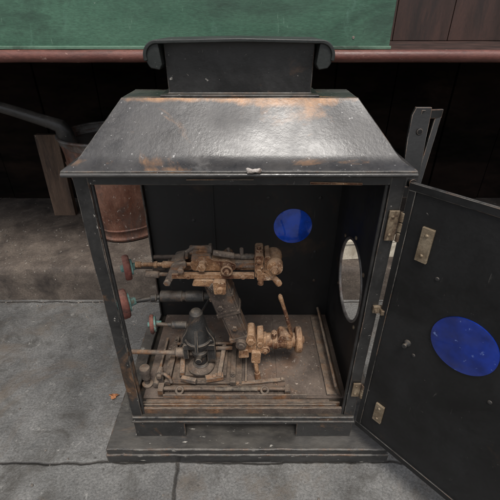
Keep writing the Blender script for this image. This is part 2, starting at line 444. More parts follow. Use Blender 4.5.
lathe(bm, (BX,BY,BZ), (0,0,1), [(.143,.290),(.145,.300),(.147,.312),(.145,.314),(.141,.308),(.137,.290)], 64)
torus(bm, (BX,BY,BZ+.313), (0,0,1), .1465, .0048, 64, 8)
for v in bm.verts: v.co += V(.003,.003,.002)*mn.noise(v.co*14)
obj('bucket_rim', bm, 'zinc', bk, bevel=0)
def sp(bm):
    tube(bm, [(-.78,.54,.475),(-.60,.58,.408),(-.515,.60,.372),(-.495,.607,.362),(-.488,.612,.345),(-.484,.62,.31)], .016, 18, rs=[.012,.014,.016,.019,.022,.022])
one('spout', 'soot', bk, sp, bevel=0)

one('wooden_board', 'wood', None, lambda bm: box(bm, (-.64,.80,.150), (.075,.022,.28), (-3,0,0)), bevel=.002,
    label='dirty brown wooden board standing on the step by the bucket', category='board')
cb = empty('cream_card_box', (.33,.53,.0115), label='worn cream card box lying on the stone step', category='box')
one('box_body', 'cream', cb, lambda bm: box(bm, (.345,.545,.0385), (.17,.10,.054), (0,0,6)), bevel=.002)
one('box_lid', 'cream', cb, lambda bm: box(bm, (.345,.545,.070), (.176,.106,.012), (1,0.6,7)), bevel=.002)

bm = nb()
pts = []
for i in range(18):
    a = 2*math.pi*i/18; r = .0070*(1+.35*math.sin(3*a)+.15*math.sin(7*a))
    pts.append(V(-.28+r*math.cos(a)*1.3, .109+r*math.sin(a), GZ+.002+.004*math.cos(2*a)**2))
c = bm.verts.new((-.28,.109,GZ+.002)); vv = [bm.verts.new(p) for p in pts]
for i in range(18): bm.faces.new((c, vv[i], vv[(i+1)%18]))
o = obj('fallen_leaf', bm, 'leaf', bevel=0, label='small dry orange-brown leaf on the paving', category='leaf')
sm = o.modifiers.new('thick','SOLIDIFY'); sm.thickness = .0006

bm = nb()
for i in range(900):
    if i < 260: x, y, z = random.uniform(-.8,-.2), random.uniform(.47,.72), .0115
    elif i < 400: x, y, z = random.uniform(-.8,-.2), .44-abs(random.gauss(0,.02)), GZ
    else:
        x, y, z = random.uniform(-.9,.9), random.uniform(-.3,.44), GZ
        if -.27 < x < .28 and -.05 < y < .35: continue
    r = random.choice((.0006,.0006,.0009,.0012,.0018,.0026))*random.uniform(.7,1.2)
    mt = Matrix.Translation((x,y,z+r*.4)) @ Matrix.Rotation(random.random()*6,4,'Z') @ Matrix.Diagonal((r*1.3,r,r*.7,1))
    bmesh.ops.create_icosphere(bm, subdivisions=1, radius=1, matrix=mt)
obj('grit', bm, 'pebble', bevel=0, kind='stuff', label='scattered grit on paving and step', sharp=20)

# ------------------------------------------------------------------ lamp housing
X0 = .003
L = empty('lamp_housing', (X0,.13,GZ), label='black metal lamp housing with hipped roof and open front', category='lamp')
XL, XR = X0-.198, X0+.198
YB = .268
BT = -.062
bm = nb()
def board(x0, x1, y0, y1, z0, z1):
    n = 40; rings = []
    for i in range(n+1):
        x = x0+(x1-x0)*i/n
        k = mn.noise(V(x*35, z0*50, 0))*.0012
        rings.append([V(x,y0+k,z0), V(x,y1,z0), V(x,y1,z1), V(x,y0+k,z1+mn.noise(V(x*25,3,0))*.0005)])
    quads(bm, rings)
board(-.247, .268, -.034, .30, GZ, -.076)
board(-.245, .266, -.032, .298, -.0765, BT)
obj('base_board', bm, 'base', L, bevel=.0025)
bm = nb()
zt = -.016
SX0, SX1 = -.103, .100
bx(bm, XL, SX0, -.006, .004, BT, zt); bx(bm, SX1, XR, -.006, .004, BT, zt)
bx(bm, SX0-.0005, SX1+.0005, -.0055, .0035, -.027, zt-.0005)
bx(bm, XL, XL+.01, .003, YB+.004, BT+.0005, zt-.001); bx(bm, XR-.01, XR, .003, YB+.004, BT+.0005, zt-.001)
bx(bm, XL+.009, XR-.009, YB-.006, YB+.0035, BT+.0005, zt-.002)
bx(bm, XL+.009, XR-.009, .085, .090, BT+.0005, zt-.002)
obj('plinth', bm, 'black', L, bevel=.0012)
one('slot_bar', 'black', L, lambda bm: (bx(bm,SX0-.0005,SX1+.0005,.022,.025,-.047,-.043)), bevel=.0006)
for x in (-.070,-.012,.048,.080):
    one('slot_shutter', 'iron', L, lambda bm: bx(bm, x-.012, x+.012, .034, .036, BT, -.050), bevel=.0006)
one('sill_bead', 'base', L, lambda bm: bx(bm,XL-.001,XR+.001,-.0105,-.0055,-.0165,-.0125), bevel=.001)

one('floor_tray', 'black', L, lambda bm: bx(bm, XL, XR, -.008, YB+.006, -.016, -.004), bevel=.002)
one('tray_lining', 'floor', L, lambda bm: bx(bm, XL+.012, XR-.006, .03, YB-.004, -.004, .0), bevel=.0006)
one('tray_plate', 'floor', L, lambda bm: bx(bm, -.005, .060, .034, .20, -.0005, .0025), bevel=.0006)
one('tray_plate', 'floor', L, lambda bm: bx(bm, .068, .152, .034, .25, -.0005, .002), bevel=.0006)
one('side_guide_strip', 'rustgrey', L, lambda bm: (box(bm, (.178,.145,.014), (.005,.225,.032), (0,-22,0)), bx(bm, .158, .186, .035, .255, -.0005, .0035)), bevel=.001)
one('front_rail', 'rustdark', L, lambda bm: bx(bm, XL+.012, XR-.014, .000, .0045, -.0045, .010))
one('front_rail', 'rustgrey', L, lambda bm: bx(bm, XL+.014, XR-.030, .0085, .0115, -.0045, .009))
one('front_rail', 'rustgrey', L, lambda bm: bx(bm, XL+.016, XR-.022, .0150, .0175, -.0045, .007))
one('front_rail', 'rustdark', L, lambda bm: cyl(bm, (XL+.02,.0225,.002), (XR-.04,.0225,.002), .0028))
one('front_rail', 'rustgrey', L, lambda bm: bx(bm, XL+.05, .12, .0270, .0295, -.0045, .012))
bm = nb()
for i in range(420):
    x, y = random.uniform(-.17,.17), random.uniform(.03,.25)
    if i % 3 == 0: x, y = random.gauss(.04,.05), random.gauss(.10,.04)
    if not (-.17 < x < .155 and .03 < y < .25): continue
    r = random.choice((.0005,.0007,.0009,.0012,.0018))*random.uniform(.7,1.2)
    mt = Matrix.Translation((x,y,.0022+r*.3)) @ Matrix.Rotation(random.random()*6,4,'Z') @ Matrix.Diagonal((r*1.5,r,r*.6,1))
    bmesh.ops.create_icosphere(bm, subdivisions=1, radius=1, matrix=mt)
o = obj('rust_flakes', bm, 'rustgrey', L, bevel=0, sharp=20); o['kind'] = 'stuff'

def angle_post(x, y, sx, sy):
    def f(bm):
        prof = [(0,0),(sx*.018,0),(sx*.018,sy*.003),(sx*.003,sy*.003),(sx*.003,sy*.018),(0,sy*.018)]
        n = 30; rings = []
        for i in range(n+1):
            z = -.0045 + .4505*i/n
            w = 0 if i in (0, n) else 1
            rings.append([V(x+a+w*mn.noise(V(z*20,x*9,0))*.0009, y+b+w*mn.noise(V(z*17,x*9+4,y))*.0009, z) for a, b in prof])
        quads(bm, rings)
    one('corner_post', 'black', L, f, bevel=.0009)
angle_post(XL, -.004, 1, 1); angle_post(XR, -.004, -1, 1)
angle_post(XL, YB+.004, 1, -1); angle_post(XR, YB+.004, -1, -1)
one('top_rail', 'black', L, lambda bm: bx(bm, XL+.0175, XR-.0175, -.0035, -.0005, .431, .446))
one('side_rail', 'black', L, lambda bm: bx(bm, XL+.0005, XL+.0025, .0135, YB-.0135, .425, .446))
one('side_rail', 'black', L, lambda bm: bx(bm, XL+.0005, XL+.0025, .0135, YB-.0135, -.0045, .010))
for x in (XL+.020, XR-.020):
    one('bead', 'black', L, lambda bm: cyl(bm, (x,.001,-.003), (x,.001,.43), .0025, seg=10), bevel=0)
one('rust_flake', 'rust', L, lambda bm: box(bm, (.118,-.0045,.4335), (.062,.002,.003), (0,.6,0)), bevel=.0004)
one('rust_flake', 'rustgrey', L, lambda bm: box(bm, (-.02,-.0042,.4385), (.08,.0015,.0018), (0,-.4,0)), bevel=.0004)

bm = nb()
plate_hole(bm, (0,YB,0), (1,0,0), (0,0,1), (0,-1,0), (XL+.004, XR-.004, -.003, .445), (.104,.237), .037, .003)
bx(bm, -.06, -.057, YB-.0055, YB-.0025, .0, .44)
bk_w = obj('back_panel', bm, 'inner', L, bevel=0)
for x, z in ((-.14,.40),(-.14,.10),(.05,.40),(.16,.40),(.16,.10),(.05,.17),(.155,.175),(.155,.30),(.052,.30),(-.10,.25)):
    one('rivet', 'iron', bk_w, lambda bm: lathe(bm, (x,YB-.0025,z), (0,-1,0), [(.004,0),(.0035,.0015),(.001,.0025)], 12), bevel=0)
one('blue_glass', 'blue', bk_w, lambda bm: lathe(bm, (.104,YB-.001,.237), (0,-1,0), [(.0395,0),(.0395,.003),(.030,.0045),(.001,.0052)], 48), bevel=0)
one('catch', 'rustdark', bk_w, lambda bm: (box(bm, (-.150,YB-.0085,.155), (.022,.012,.012)), cyl(bm, (-.150,YB-.004,.155), (-.150,YB-.024,.155), .0035)))

sw = one('side_panel', 'inner', L, lambda bm: plate_hole(bm, (XR-.0035,0,0), (0,1,0), (0,0,1), (-1,0,0), (.014, YB-.008, -.003, .445), (.125,.202), .074, .003, 64), bevel=0)
one('port_ring', 'zinc', sw, lambda bm: torus(bm, (XR-.006,.125,.202), (1,0,0), .0745, .0028, 64, 10), bevel=0)
for a in (40,90,140,220,320):
    y = .125+.085*math.cos(math.radians(a)); z = .202+.085*math.sin(math.radians(a))
    one('port_screw', 'brass', sw, lambda bm: lathe(bm, (XR-.006,y,z), (-1,0,0), [(.004,0),(.0035,.002),(.001,.003)], 12), bevel=0)

bm = nb()
def rect(hx, y0, y1, z, n=16, amp=0):
    P = []
    cs = [V(X0-hx,y0,z), V(X0+hx,y0,z), V(X0+hx,y1,z), V(X0-hx,y1,z)]
    for i in range(4):
        a, b = cs[i], cs[(i+1)%4]
        for k in range(n):
            p = a.lerp(b, k/n)
            if amp and k:
                p = p + V(mn.noise(p*18), mn.noise(p*18+V(9,0,0)), mn.noise(p*18+V(0,9,0)))*amp
            P.append(p)
    return P
RT = .5190
secs = [(.2045,-.0095,.279,.4445),(.2065,-.0115,.281,.447),(.2065,-.0115,.281,.4505),(.2035,-.0085,.278,.4525),(.197,-.002,.270,.4550),(.191,.005,.263,.4590)]
lo = (.187,.010,.258,.4640); hi = (.145,.062,.128,RT)
for t in (0,.14,.28,.42,.56,.70,.85,1.0):
    secs.append(tuple(a+(b-a)*t for a, b in zip(lo, hi)))
rings = [rect(*s, amp=.0014 if i > 6 and i < len(secs)-1 else .0005) for i, s in enumerate(secs)]
quads(bm, rings, cap0=False, cap1=True)
inn = [rect(.138,.066,.124,RT-.003), rect(.182,.018,.250,.463), rect(.19,.006,.264,.453), rect(.2045,-.0095,.279,.4445)]
quads(bm, inn, cap0=True, cap1=False)
rf = obj('roof', bm, 'roof', L, bevel=.0010, sharp=30)
one('rolled_edge', 'base', rf, lambda bm: cyl(bm, (X0-.2055,-.0125,.4465), (X0+.2055,-.0125,.4465), .0026, seg=12), bevel=0)
def putty(bm):
    bmesh.ops.create_icosphere(bm, subdivisions=3, radius=1, matrix=Matrix.Translation((.020,-.0145,.4525)) @ Matrix.Diagonal((.0092,.0026,.0027,1)))
    for v in bm.verts:
        t = abs(v.co.x-.020)/.0092
        v.co.z = .4525 + (v.co.z-.4525)*(.50+1.6*t**1.2) + mn.noise(v.co*300)*.0018
        v.co.x += mn.noise(v.co*260+V(3,0,0))*.0022
one('putty_lump', 'chip', rf, putty, bevel=0, sharp=60)
bm = nb()
quads(bm, [[V(X0-a,y0,z),V(X0+a,y0,z),V(X0+a,y1,z),V(X0-a,y1,z)] for a,y0,y1,z in
   ((.098,.0635,.1265,RT-.0005),(.098,.0635,.1265,.5215),(.088,.071,.119,.5225),(.0885,.070,.120,.5795))], cap0=True, cap1=True)
ch = obj('chimney', bm, 'black', L, bevel=.0012, sharp=22)
bm = nb()
def arc(cx, cz, r, a0, a1, n): return [(cx + r*math.cos(math.radians(a0+(a1-a0)*i/n)), cz + r*math.sin(math.radians(a0+(a1-a0)*i/n))) for i in range(n+1)]
# hood: thick curved sheet whose ends droop as solid rounded lobes
path = arc(X0-.093,.5645,.0145,200,90,14) + [(X0-.05,.5797),(X0,.5806),(X0+.05,.5797)] + arc(X0+.093,.5645,.0145,90,-20,14)
ribbon(bm, path, .052, .150, .0042)
for s in (-1, 1):
    lobe = [(X0+s*(.093+.0145*math.cos(math.radians(a))), .5635+.0155*math.sin(math.radians(a))) for a in range(95, -61, -12)] + [(X0+s*.0925,.5500),(X0+s*.0890,.5560)]
    plate(bm, lobe, .0545, .148)
obj('chimney_cap', bm, 'cap', ch, bevel=.0012, sharp=50)

def brk(bm):
    bx(bm, .1995, .228, .040, .046, .398, .412)
    quads(bm, [[V(x-w,y,z), V(x+w,y,z), V(x+w,y+.005,z), V(x-w,y+.005,z)] for x, y, z, w in ((.226,.040,.396,.009),(.227,.046,.43,.0115),(.230,.060,.47,.0120),(.233,.068,.497,.0120),(.235,.070,.506,.010))])
    quads(bm, [[V(.232,.068,z),V(.262,.074,z),V(.262,.079,z),V(.232,.073,z)] for z in (.492,.503)])
    quads(bm, [[V(x-.004,y,z), V(x+.004,y,z), V(x+.004,y+.004,z), V(x-.004,y+.004,z)] for x, y, z in ((.236,.041,.404),(.247,.058,.45),(.258,.0745,.496))])
    cyl(bm, (.228,.037,.418), (.228,.050,.418), .005); cyl(bm, (.232,.060,.478), (.232,.070,.478), .004)
one('bracket_handle', 'doorblack', L, brk)

H = V(.204,-.009,0); E = V(.652,-.758,0).normalized(); NN = V(E.y,-E.x,0)
if NN.dot(V(.0155,-.43,0)-H) > 0: NN = -NN
Inn = -NN
bm = nb()
plate_hole(bm, H, E, (0,0,1), NN, (.0,.385,-.02,.438), (.112,.258), .037, .003)
for s0, s1, z0, z1 in ((0,.385,-.0195,-.008),(0,.385,.428,.4375),(0.0005,.010,-.0085,.4285),(.371,.3845,-.0085,.4285)):
    quads(bm, [[H+E*s+Inn*k+V(0,0,z) for s, k in ((s0,-.001),(s1,-.001),(s1,.0022),(s0,.0022))] for z in (z0, z1)])
dr = obj('door', bm, 'doorblack', L, bevel=.0007, label='black hinged door swung open')
for s, z in ((.06,.20),(.06,.33),(.16,.20),(.16,.33)):
    one('rivet', 'iron', dr, lambda bm: lathe(bm, H+E*s+V(0,0,z)-Inn*.0005, Inn, [(.003,0),(.0025,.0015),(.001,.002)], 12), bevel=0)
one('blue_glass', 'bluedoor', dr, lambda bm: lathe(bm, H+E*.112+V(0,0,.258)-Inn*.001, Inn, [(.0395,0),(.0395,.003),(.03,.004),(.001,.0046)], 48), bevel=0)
def strap(z, h, s0=.028, s1=.043):
    bm = nb()
    quads(bm, [[H+E*s+Inn*k+V(0,0,zz) for s, k in ((s0,-.0005),(s1,-.0005),(s1,.0035),(s0,.0035))] for zz in (z-h/2, z+h/2)])
    for dz in (-h*.3, h*.3): lathe(bm, H+E*((s0+s1)/2)+V(0,0,z+dz)+Inn*.0025, Inn, [(.0028,0),(.002,.0022),(.0004,.0026)], 12)
    obj('hinge_leaf', bm, 'brass' , dr, bevel=.0006)
strap(.367,.046); strap(.049,.040)
one('door_stud', 'iron', dr, lambda bm: lathe(bm, H+E*.048+V(0,0,.215)-Inn*.0005, Inn, [(.005,0),(.005,.003),(.0025,.005),(.0025,.008),(.0035,.009),(.003,.011)], 18), bevel=0)
def hinge(z, h):
    bm = nb()
    box(bm, (.194,-.0062,z), (.013,.003,h))
    for i in range(3):
        zz = z-h/2+h*(i+.02)/3
        cyl(bm, (.2040,-.0090,zz), (.2040,-.0090,zz+h*.30), .0036, seg=14)
    for dz in (-h*.3, h*.3): lathe(bm, (.193,-.0072,z+dz), (0,-1,0), [(.0024,0),(.002,.0012),(.0004,.0016)], 12)
    return obj('hinge', bm, 'brass', L, bevel=.0006)
hinge(.378,.042); hinge(.068,.032)
one('clasp', 'brass', L, lambda bm: (box(bm, (.199,-.0065,.243), (.013,.005,.012)), box(bm, (.204,-.0115,.243), (.005,.010,.008)), cyl(bm,(.196,-.008,.243),(.196,-.014,.243),.0025)))

# ------------------------------------------------------------------ arc lamp mechanism
A = empty('arc_lamp_mechanism', (-.06,.09,0), label='rusty adjustable arc lamp mechanism standing on the tray', category='lamp mechanism')
def knob(x, y, z, r, th, mat, hub='verdigris', yaw=0, big=.50):
    ax = V(math.cos(math.radians(yaw)), math.sin(math.radians(yaw)), 0); C = V(x,y,z)
    bm = nb()
    lathe(bm, C-ax*th/2, ax, [(r*.30,.0015),(r*.66,.0010),(r*.72,0),(r*.92,0),(r,.0026),(r,th-.0026),(r*.90,th),(r*.3,th+.001)], 44)
    for v in bm.verts:
        dd = v.co-C; dd -= ax*dd.dot(ax)
        if dd.length > r*.95:
            a = math.atan2(dd.z, dd.y); v.co += dd.normalized()*(.0006*math.cos(22*a)+random.uniform(-.0004,.0004))
    k = obj('knob', bm, mat, A, bevel=0, sharp=50)
    bm = nb()
    lathe(bm, C-ax*(th/2+.005), ax, [(r*.16,0),(r*.28,.001),(r*.28,.0045),(r*big,.005),(r*big,.009)], 20)
    lathe(bm, C+ax*(th/2-.0005), ax, [(r*big*.95,0),(r*big*.95,.004),(r*.30,.005),(r*.24,.014)], 20)
    obj('knob_hub', bm, hub, k, bevel=0, sharp=50)
knob(-.191,.098,.245,.0215,.011,'red', yaw=22, big=.66)
knob(-.205,.088,.176,.0265,.014,'red', yaw=26, big=.66)
knob(-.166,.10,.118,.0180,.007,'red', yaw=12, big=.84)

def f(bm):
    bx(bm, -.150, .000, .055, .165, .001, .010)
    bx(bm, -.120,-.030, .068, .150, .0095, .018)
    bx(bm, -.145,-.135, .050, .170, .0095, .020); bx(bm, -.022,-.012, .050, .170, .0095, .019)
    for x, y in ((-.14,.065),(-.14,.155),(-.017,.065),(-.017,.155)): bolt(bm, (x,y,.0185), (0,0,1), .0044, .008)
    lathe(bm, (-.08,.09,.0175), (0,0,1), [(.026,0),(.026,.005),(.022,.009),(.018,.011)], 32)
one('base_plate', 'rustdark', A, f, bevel=.001)
def f(bm):
    cyl(bm, (-.15,.040,.013), (.085,.040,.013), .0034)
    thread(bm, (-.05,.040,.013), (.03,.040,.013), .0042)
    bx(bm, -.150, .085, .0445, .0475, .001, .011)
    for x in (-.115, .043): torus(bm, (x,.036,.014), (0,-.6,1), .0062, .0024, 24, 8)
    box(bm, (-.150,.040,.011), (.010,.018,.016)); box(bm, (.085,.040,.009), (.010,.016,.014))
one('slide_rod', 'rustdark', A, f, bevel=.0006)
def f(bm):
    bx(bm, -.165, .070, .0515, .0535, .001, .006)
    cyl(bm, (-.168,.060,.009), (-.005,.060,.009), .0028)
one('slide_rail', 'rustdark', A, f, bevel=.0006)
one('slide_rail', 'rustgrey', A, lambda bm: bx(bm, .006, .010, .060, .150, .001, .011), bevel=.0006)
one('slide_rail', 'rustgrey', A, lambda bm: bx(bm, -.165,-.160, .075, .175, .001, .012), bevel=.0006)
one('slide_rail', 'rustgrey', A, lambda bm: box(bm, (.030,.150,.006), (.006,.10,.008), (0,0,-8)), bevel=.0006)
one('linkage', 'rustgrey', A, lambda bm: (box(bm, (.035,.062,.0065), (.095,.008,.004), (0,0,7)), dome(bm, (-.008,.057,.0075), (0,0,1), .004, .004), dome(bm, (.078,.067,.0075), (0,0,1), .004, .004)), bevel=.0006)
def f(bm):
    box(bm, (-.118,.105,.0225), (.010,.08,.010), (0,0,6)); box(bm, (-.040,.10,.0225), (.009,.085,.010), (0,0,-4))
    cyl(bm, (-.135,.122,.031), (-.02,.127,.030), .0040); cyl(bm, (-.135,.140,.028), (-.02,.142,.028), .0032)
    box(bm, (-.052,.060,.020), (.034,.012,.009), (0,0,12)); box(bm, (-.100,.055,.020), (.030,.009,.008), (0,0,-14))
    dome(bm, (-.052,.06,.024), (0,0,1), .0045, .004)
one('slide_block', 'rustgrey', A, f, bevel=.0008)

def f(bm):
    lathe(bm, (-.08,.09,.026), (0,0,1), [(.016,0),(.016,.004),(.0125,.007),(.0125,.030),(.016,.032),(.016,.038),(.0125,.041),(.0125,.062)], 28)
    lathe(bm, (-.081,.09,.086), (0,0,1), [(.018,0),(.0245,.002),(.0250,.008),(.0225,.011),(.0205,.024),(.0160,.048),(.0125,.062),(.0120,.068),(.0085,.073),(.002,.076)], 26)
    plate(bm, rounded(-.081,.086, [(-.031,-.004),(.031,-.004),(.030,.010),(.020,.028),(.013,.054),(-.013,.054),(-.020,.028),(-.030,.010)], .004), .084, .096)
    quads(bm, [[V(-.084,.060,.084),V(-.078,.060,.084),V(-.078,.090,.084),V(-.084,.090,.084)],[V(-.084,.060,.092),V(-.078,.060,.092),V(-.078,.090,.092),V(-.084,.090,.092)],[V(-.083,.077,.138),V(-.079,.077,.138),V(-.079,.09,.138),V(-.083,.09,.138)]])
    bx(bm, -.108,-.050, .078,.103, .074, .086)
    for x in (-.102,-.057): dome(bm, (x,.083,.092), (0,-1,0), .004, .003)
    box(bm, (-.058,.09,.056), (.016,.012,.040)); box(bm, (-.106,.09,.062), (.010,.016,.032))
    cyl(bm, (-.08,.064,.058), (-.08,.118,.058), .006)
one('pillar', 'iron', A, f, bevel=.0010, sharp=25)

def f(bm):
    cyl(bm, (-.183,.10,.245), (-.15,.10,.245), .0032); thread(bm, (-.152,.10,.245), (-.09,.10,.245), .0038)
    lathe(bm, (-.148,.10,.245), (1,0,0), [(.005,0),(.0062,.001),(.0062,.020),(.0048,.022)], 18)
one('adjusting_rod', 'rustdark', A, f, bevel=.0003, sharp=40)
def f(bm):
    cyl(bm, (-.168,.088,.258), (-.010,.088,.259), .0034); lathe(bm, (-.172,.088,.258), (1,0,0), [(.0045,0),(.0050,.001),(.0050,.009),(.003,.010)], 14)
    lathe(bm, (-.128,.088,.258), (1,0,0), [(.0045,0),(.0054,.001),(.0054,.020),(.004,.022)], 18); nut(bm, (-.142,.088,.258), (1,0,0), .0058, .006)
one('adjusting_rod', 'rust', A, f, bevel=.0003, sharp=40)
def f(bm):
    cyl(bm, (-.157,.094,.235), (-.095,.094,.235), .0034)
    lathe(bm, (-.160,.094,.235), (1,0,0), [(.0055,0),(.0066,.001),(.0066,.022),(.004,.024)], 16)
one('adjusting_rod', 'rustgrey', A, f, bevel=.0003, sharp=40)
one('adjusting_rod', 'rustdark', A, lambda bm: cyl(bm, (-.148,.114,.256), (.02,.114,.258), .0040), bevel=0)

def f(bm):
    o1 = rounded(-.106,.247, [(-.022,-.020),(-.013,-.024),(.004,.0),(.020,.012),(.018,.021),(-.004,.017)], .004)
    plate(bm, o1, .079, .085); plate(bm, o1, .114, .120)
    cyl(bm, (-.121,.074,.230), (-.121,.125,.230), .0048); cyl(bm, (-.096,.072,.256), (-.096,.127,.256), .0044)
    nut(bm, (-.121,.0785,.230), (0,-1,0), .0066, .005); dome(bm, (-.096,.0725,.256), (0,-1,0), .0055, .004)
    box(bm, (-.103,.100,.262), (.026,.028,.006), (0,-26,0))
one('fork', 'rustgrey', A, f, bevel=.0010)
def f(bm):
    bx(bm, -.112, .022, .075, .0830, .2385, .2465); bx(bm, -.100, .030, .113, .120, .244, .2515)
    cyl(bm, (-.10,.099,.246), (.030,.099,.246), .0060)
    for x in (-.085,.004): nut(bm, (x,.0755,.2425), (0,-1,0), .0040, .003)
one('guide_bar', 'rust', A, f, bevel=.0009)
def f(bm):
    o1 = rounded(-.044,.260, [(-.036,-.012),(.034,-.012),(.038,.000),(.024,.008),(.004,.007),(-.008,.014),(-.028,.014),(-.038,.004)], .006)
    plate(bm, o1, .084, .116)
    cyl(bm, (-.062,.074,.262), (-.062,.128,.262), .0066); cyl(bm, (-.022,.072,.256), (-.022,.129,.256), .0086)
    torus(bm, (-.022,.072,.256), (0,1,0), .0082, .0018, 24, 8)
    cyl(bm, (-.022,.073,.256), (-.022,.066,.256), .0040); nut(bm, (-.062,.0755,.262), (0,-1,0), .0080, .005)
    plate(bm, rounded(-.052,.233, [(-.028,-.006),(.026,-.009),(.030,.004),(-.024,.005)], .004), .071, .082)
    plate(bm, rounded(-.034,.227, [(-.010,-.015),(.010,-.015),(.011,.011),(-.011,.011)], .004), .067, .078)
    cyl(bm, (-.034,.070,.223),(-.034,.061,.223), .0050)
one('saddle', 'rust', A, f, bevel=.0011)
def f(bm):
    cyl(bm, (-.082,.096,.281), (-.046,.096,.283), .0068); cyl(bm, (-.044,.088,.281), (-.010,.088,.275), .0050)
    lathe(bm, (-.083,.096,.281), (1,0,.05), [(.004,0),(.0078,.001),(.0078,.006),(.0068,.007)], 20)
    for x, y, h in ((-.050,.106,.017),(-.020,.098,.013)):
        bolt(bm, (x,y,.270), (0,0,1), .0052, h)
    tube(bm, [(-.088,.092,.268),(-.086,.090,.282),(-.074,.088,.291),(-.058,.089,.290),(-.050,.092,.284)], .0030, 10)
    plate(bm, rounded(-.064,.274, [(-.016,-.006),(.018,-.006),(.016,.004),(-.014,.006)], .002), .084, .110)
one('carriage_cap', 'rustgrey', A, f, bevel=.0009)
def f(bm):
    cyl(bm, (-.012,.098,.268), (.030,.098,.267), .0042); thread(bm, (.0,.098,.268), (.022,.098,.267), .0052)
    bx(bm, -.010, .026, .088, .108, .251, .261)
    cyl(bm, (.002,.098,.268), (.002,.098,.283), .0034)
one('neck', 'rustgrey', A, f, bevel=.0008)
def f(bm):
    o1 = rounded(.030,.260, [(-.007,-.021),(.007,-.021),(.0085,-.006),(.0065,.004),(.0085,.021),(-.0065,.021)], .0045)
    plate(bm, o1, .077, .119)
    plate(bm, rounded(.043,.262, [(-.004,-.017),(.004,-.019),(.005,.017),(-.004,.015)], .003), .080, .116)
    cyl(bm, (.024,.090,.266), (.056,.090,.266), .0062); cyl(bm, (.024,.104,.254), (.056,.104,.254), .0055)
    lathe(bm, (.055,.070,.261), (0,1,0), [(.008,0),(.0130,.0020),(.0140,.006),(.0140,.014),(.0120,.018),(.0120,.030),(.0140,.034),(.0140,.046),(.008,.050)], 30)
    cyl(bm, (.055,.062,.261), (.055,.124,.261), .0048); nut(bm, (.055,.070,.261), (0,-1,0), .0075, .004)
    nut(bm, (.030,.0775,.252), (0,-1,0), .0052, .004); dome(bm, (.030,.0775,.270), (0,-1,0), .0045, .004)
    plate(bm, rounded(.042,.243, [(-.016,-.007),(.012,-.006),(.014,.006),(-.014,.007)], .004), .073, .088); cyl(bm, (.034,.078,.242), (.033,.077,.226), .0048)
    bolt(bm, (.030,.092,.279), (0,0,1), .0055, .012)
one('upper_clamp', 'rust', A, f, bevel=.0012, sharp=40)
one('upper_carbon_holder', 'rust', A, lambda bm: tube(bm, [(.042,.078,.256),(.047,.077,.250),(.052,.076,.2435),(.057,.0755,.237),(.0615,.075,.231),(.064,.075,.2275),(.0655,.075,.2255)], .004, 14, rs=[.0060,.0056,.0048,.0048,.0056,.0052,.003]), bevel=0)

# slanted link: wide upper block, narrower lower bar, one straight arm
p0 = V(-.043,.10,.226); p1 = V(-.001,.10,.088); d = (p1-p0).normalized()
LL = (p1-p0).length
side = V(-d.z,0,d.x); ctr = (p0+p1)/2
def f(bm):
    def loc(a, y, b): return ctr + side*a + V(0,y,0) - d*b
    def slab(a0, a1, y0, y1, b0, b1):
        quads(bm, [[loc(a,y,b) for a, y in ((a0,y0),(a1,y0),(a1,y1),(a0,y1))] for b in (b0, b1)])
    slab(-.0165,.0165,-.013,.013,-LL/2,LL*.02)
    slab(-.0205,.0205,-.016,.015,-LL*.02,LL/2)
    slab(-.0175,.0175,-.0205,-.0155,LL*.04,LL*.44)
    slab(-.0120,.0120,-.0170,-.0125,-LL*.44,-LL*.03)
    slab(-.0215,.0215,-.0190,.0160, LL*.25, LL*.29); slab(-.0190,.0190,-.0180,.0150,-LL*.47,-LL*.41)
    slab(-.0215,.0215,-.0190,.0160,-.003,.004)
    for b, a in ((.36,.008),(.14,-.008),(-.24,0)): nut(bm, loc(a,-.020 if b > 0 else -.0165,LL*b), (0,-1,0), .0056, .0045)
    cyl(bm, p0-V(0,.028,0), p0+V(0,.026,0), .0115); cyl(bm, p1-V(0,.026,0), p1+V(0,.022,0), .0100)
    nut(bm, p0-V(0,.0265,0), (0,-1,0), .0080, .005); nut(bm, p1-V(0,.0245,0), (0,-1,0), .0068, .004)
one('slanted_link', 'rustdark', A, f, bevel=.0010)

def f(bm):
    cyl(bm, (-.198,.092,.176), (-.14,.108,.177), .0040)
    lathe(bm, (-.146,.108,.177), (1,.02,0), [(.006,0),(.0105,.002),(.0105,.040),(.0086,.041),(.0086,.046),(.0105,.047),(.0105,.078),(.007,.080),(.006,.118)], 24)
    lathe(bm, (-.162,.1035,.1768), (1,.1,0), [(.005,0),(.0068,.001),(.0068,.010),(.005,.012)], 18)
one('spindle', 'iron', A, f, bevel=.0004, sharp=40)
def f(bm):
    cyl(bm, (-.158,.100,.118), (-.085,.095,.118), .0040); lathe(bm, (-.130,.098,.118), (1,0,0), [(.005,0),(.0072,.002),(.0072,.028),(.005,.030)], 18)
one('spindle', 'iron', A, f, bevel=.0004, sharp=40)
def f(bm):
    cyl(bm, (-.226,.10,.047), (-.095,.095,.048), .0046); lathe(bm, (-.232,.10,.047), (1,0,0), [(.004,0),(.0082,.002),(.0082,.012),(.005,.014)], 18)
    lathe(bm, (-.13,.097,.048), (1,0,0), [(.005,0),(.0085,.002),(.0085,.018),(.005,.02)], 18)
one('lower_rod', 'rustgrey', A, f, bevel=.0004, sharp=40)
one('thumb_screw', 'rustgrey', A, lambda bm: lathe(bm, (-.181,.060,.0), (0,0,1), [(.010,0),(.010,.004),(.0045,.006),(.0045,.018),(.0080,.020),(.0088,.026),(.0082,.030),(.0098,.036),(.0104,.044),(.0090,.047),(.004,.0485)], 22), bevel=0, sharp=40)
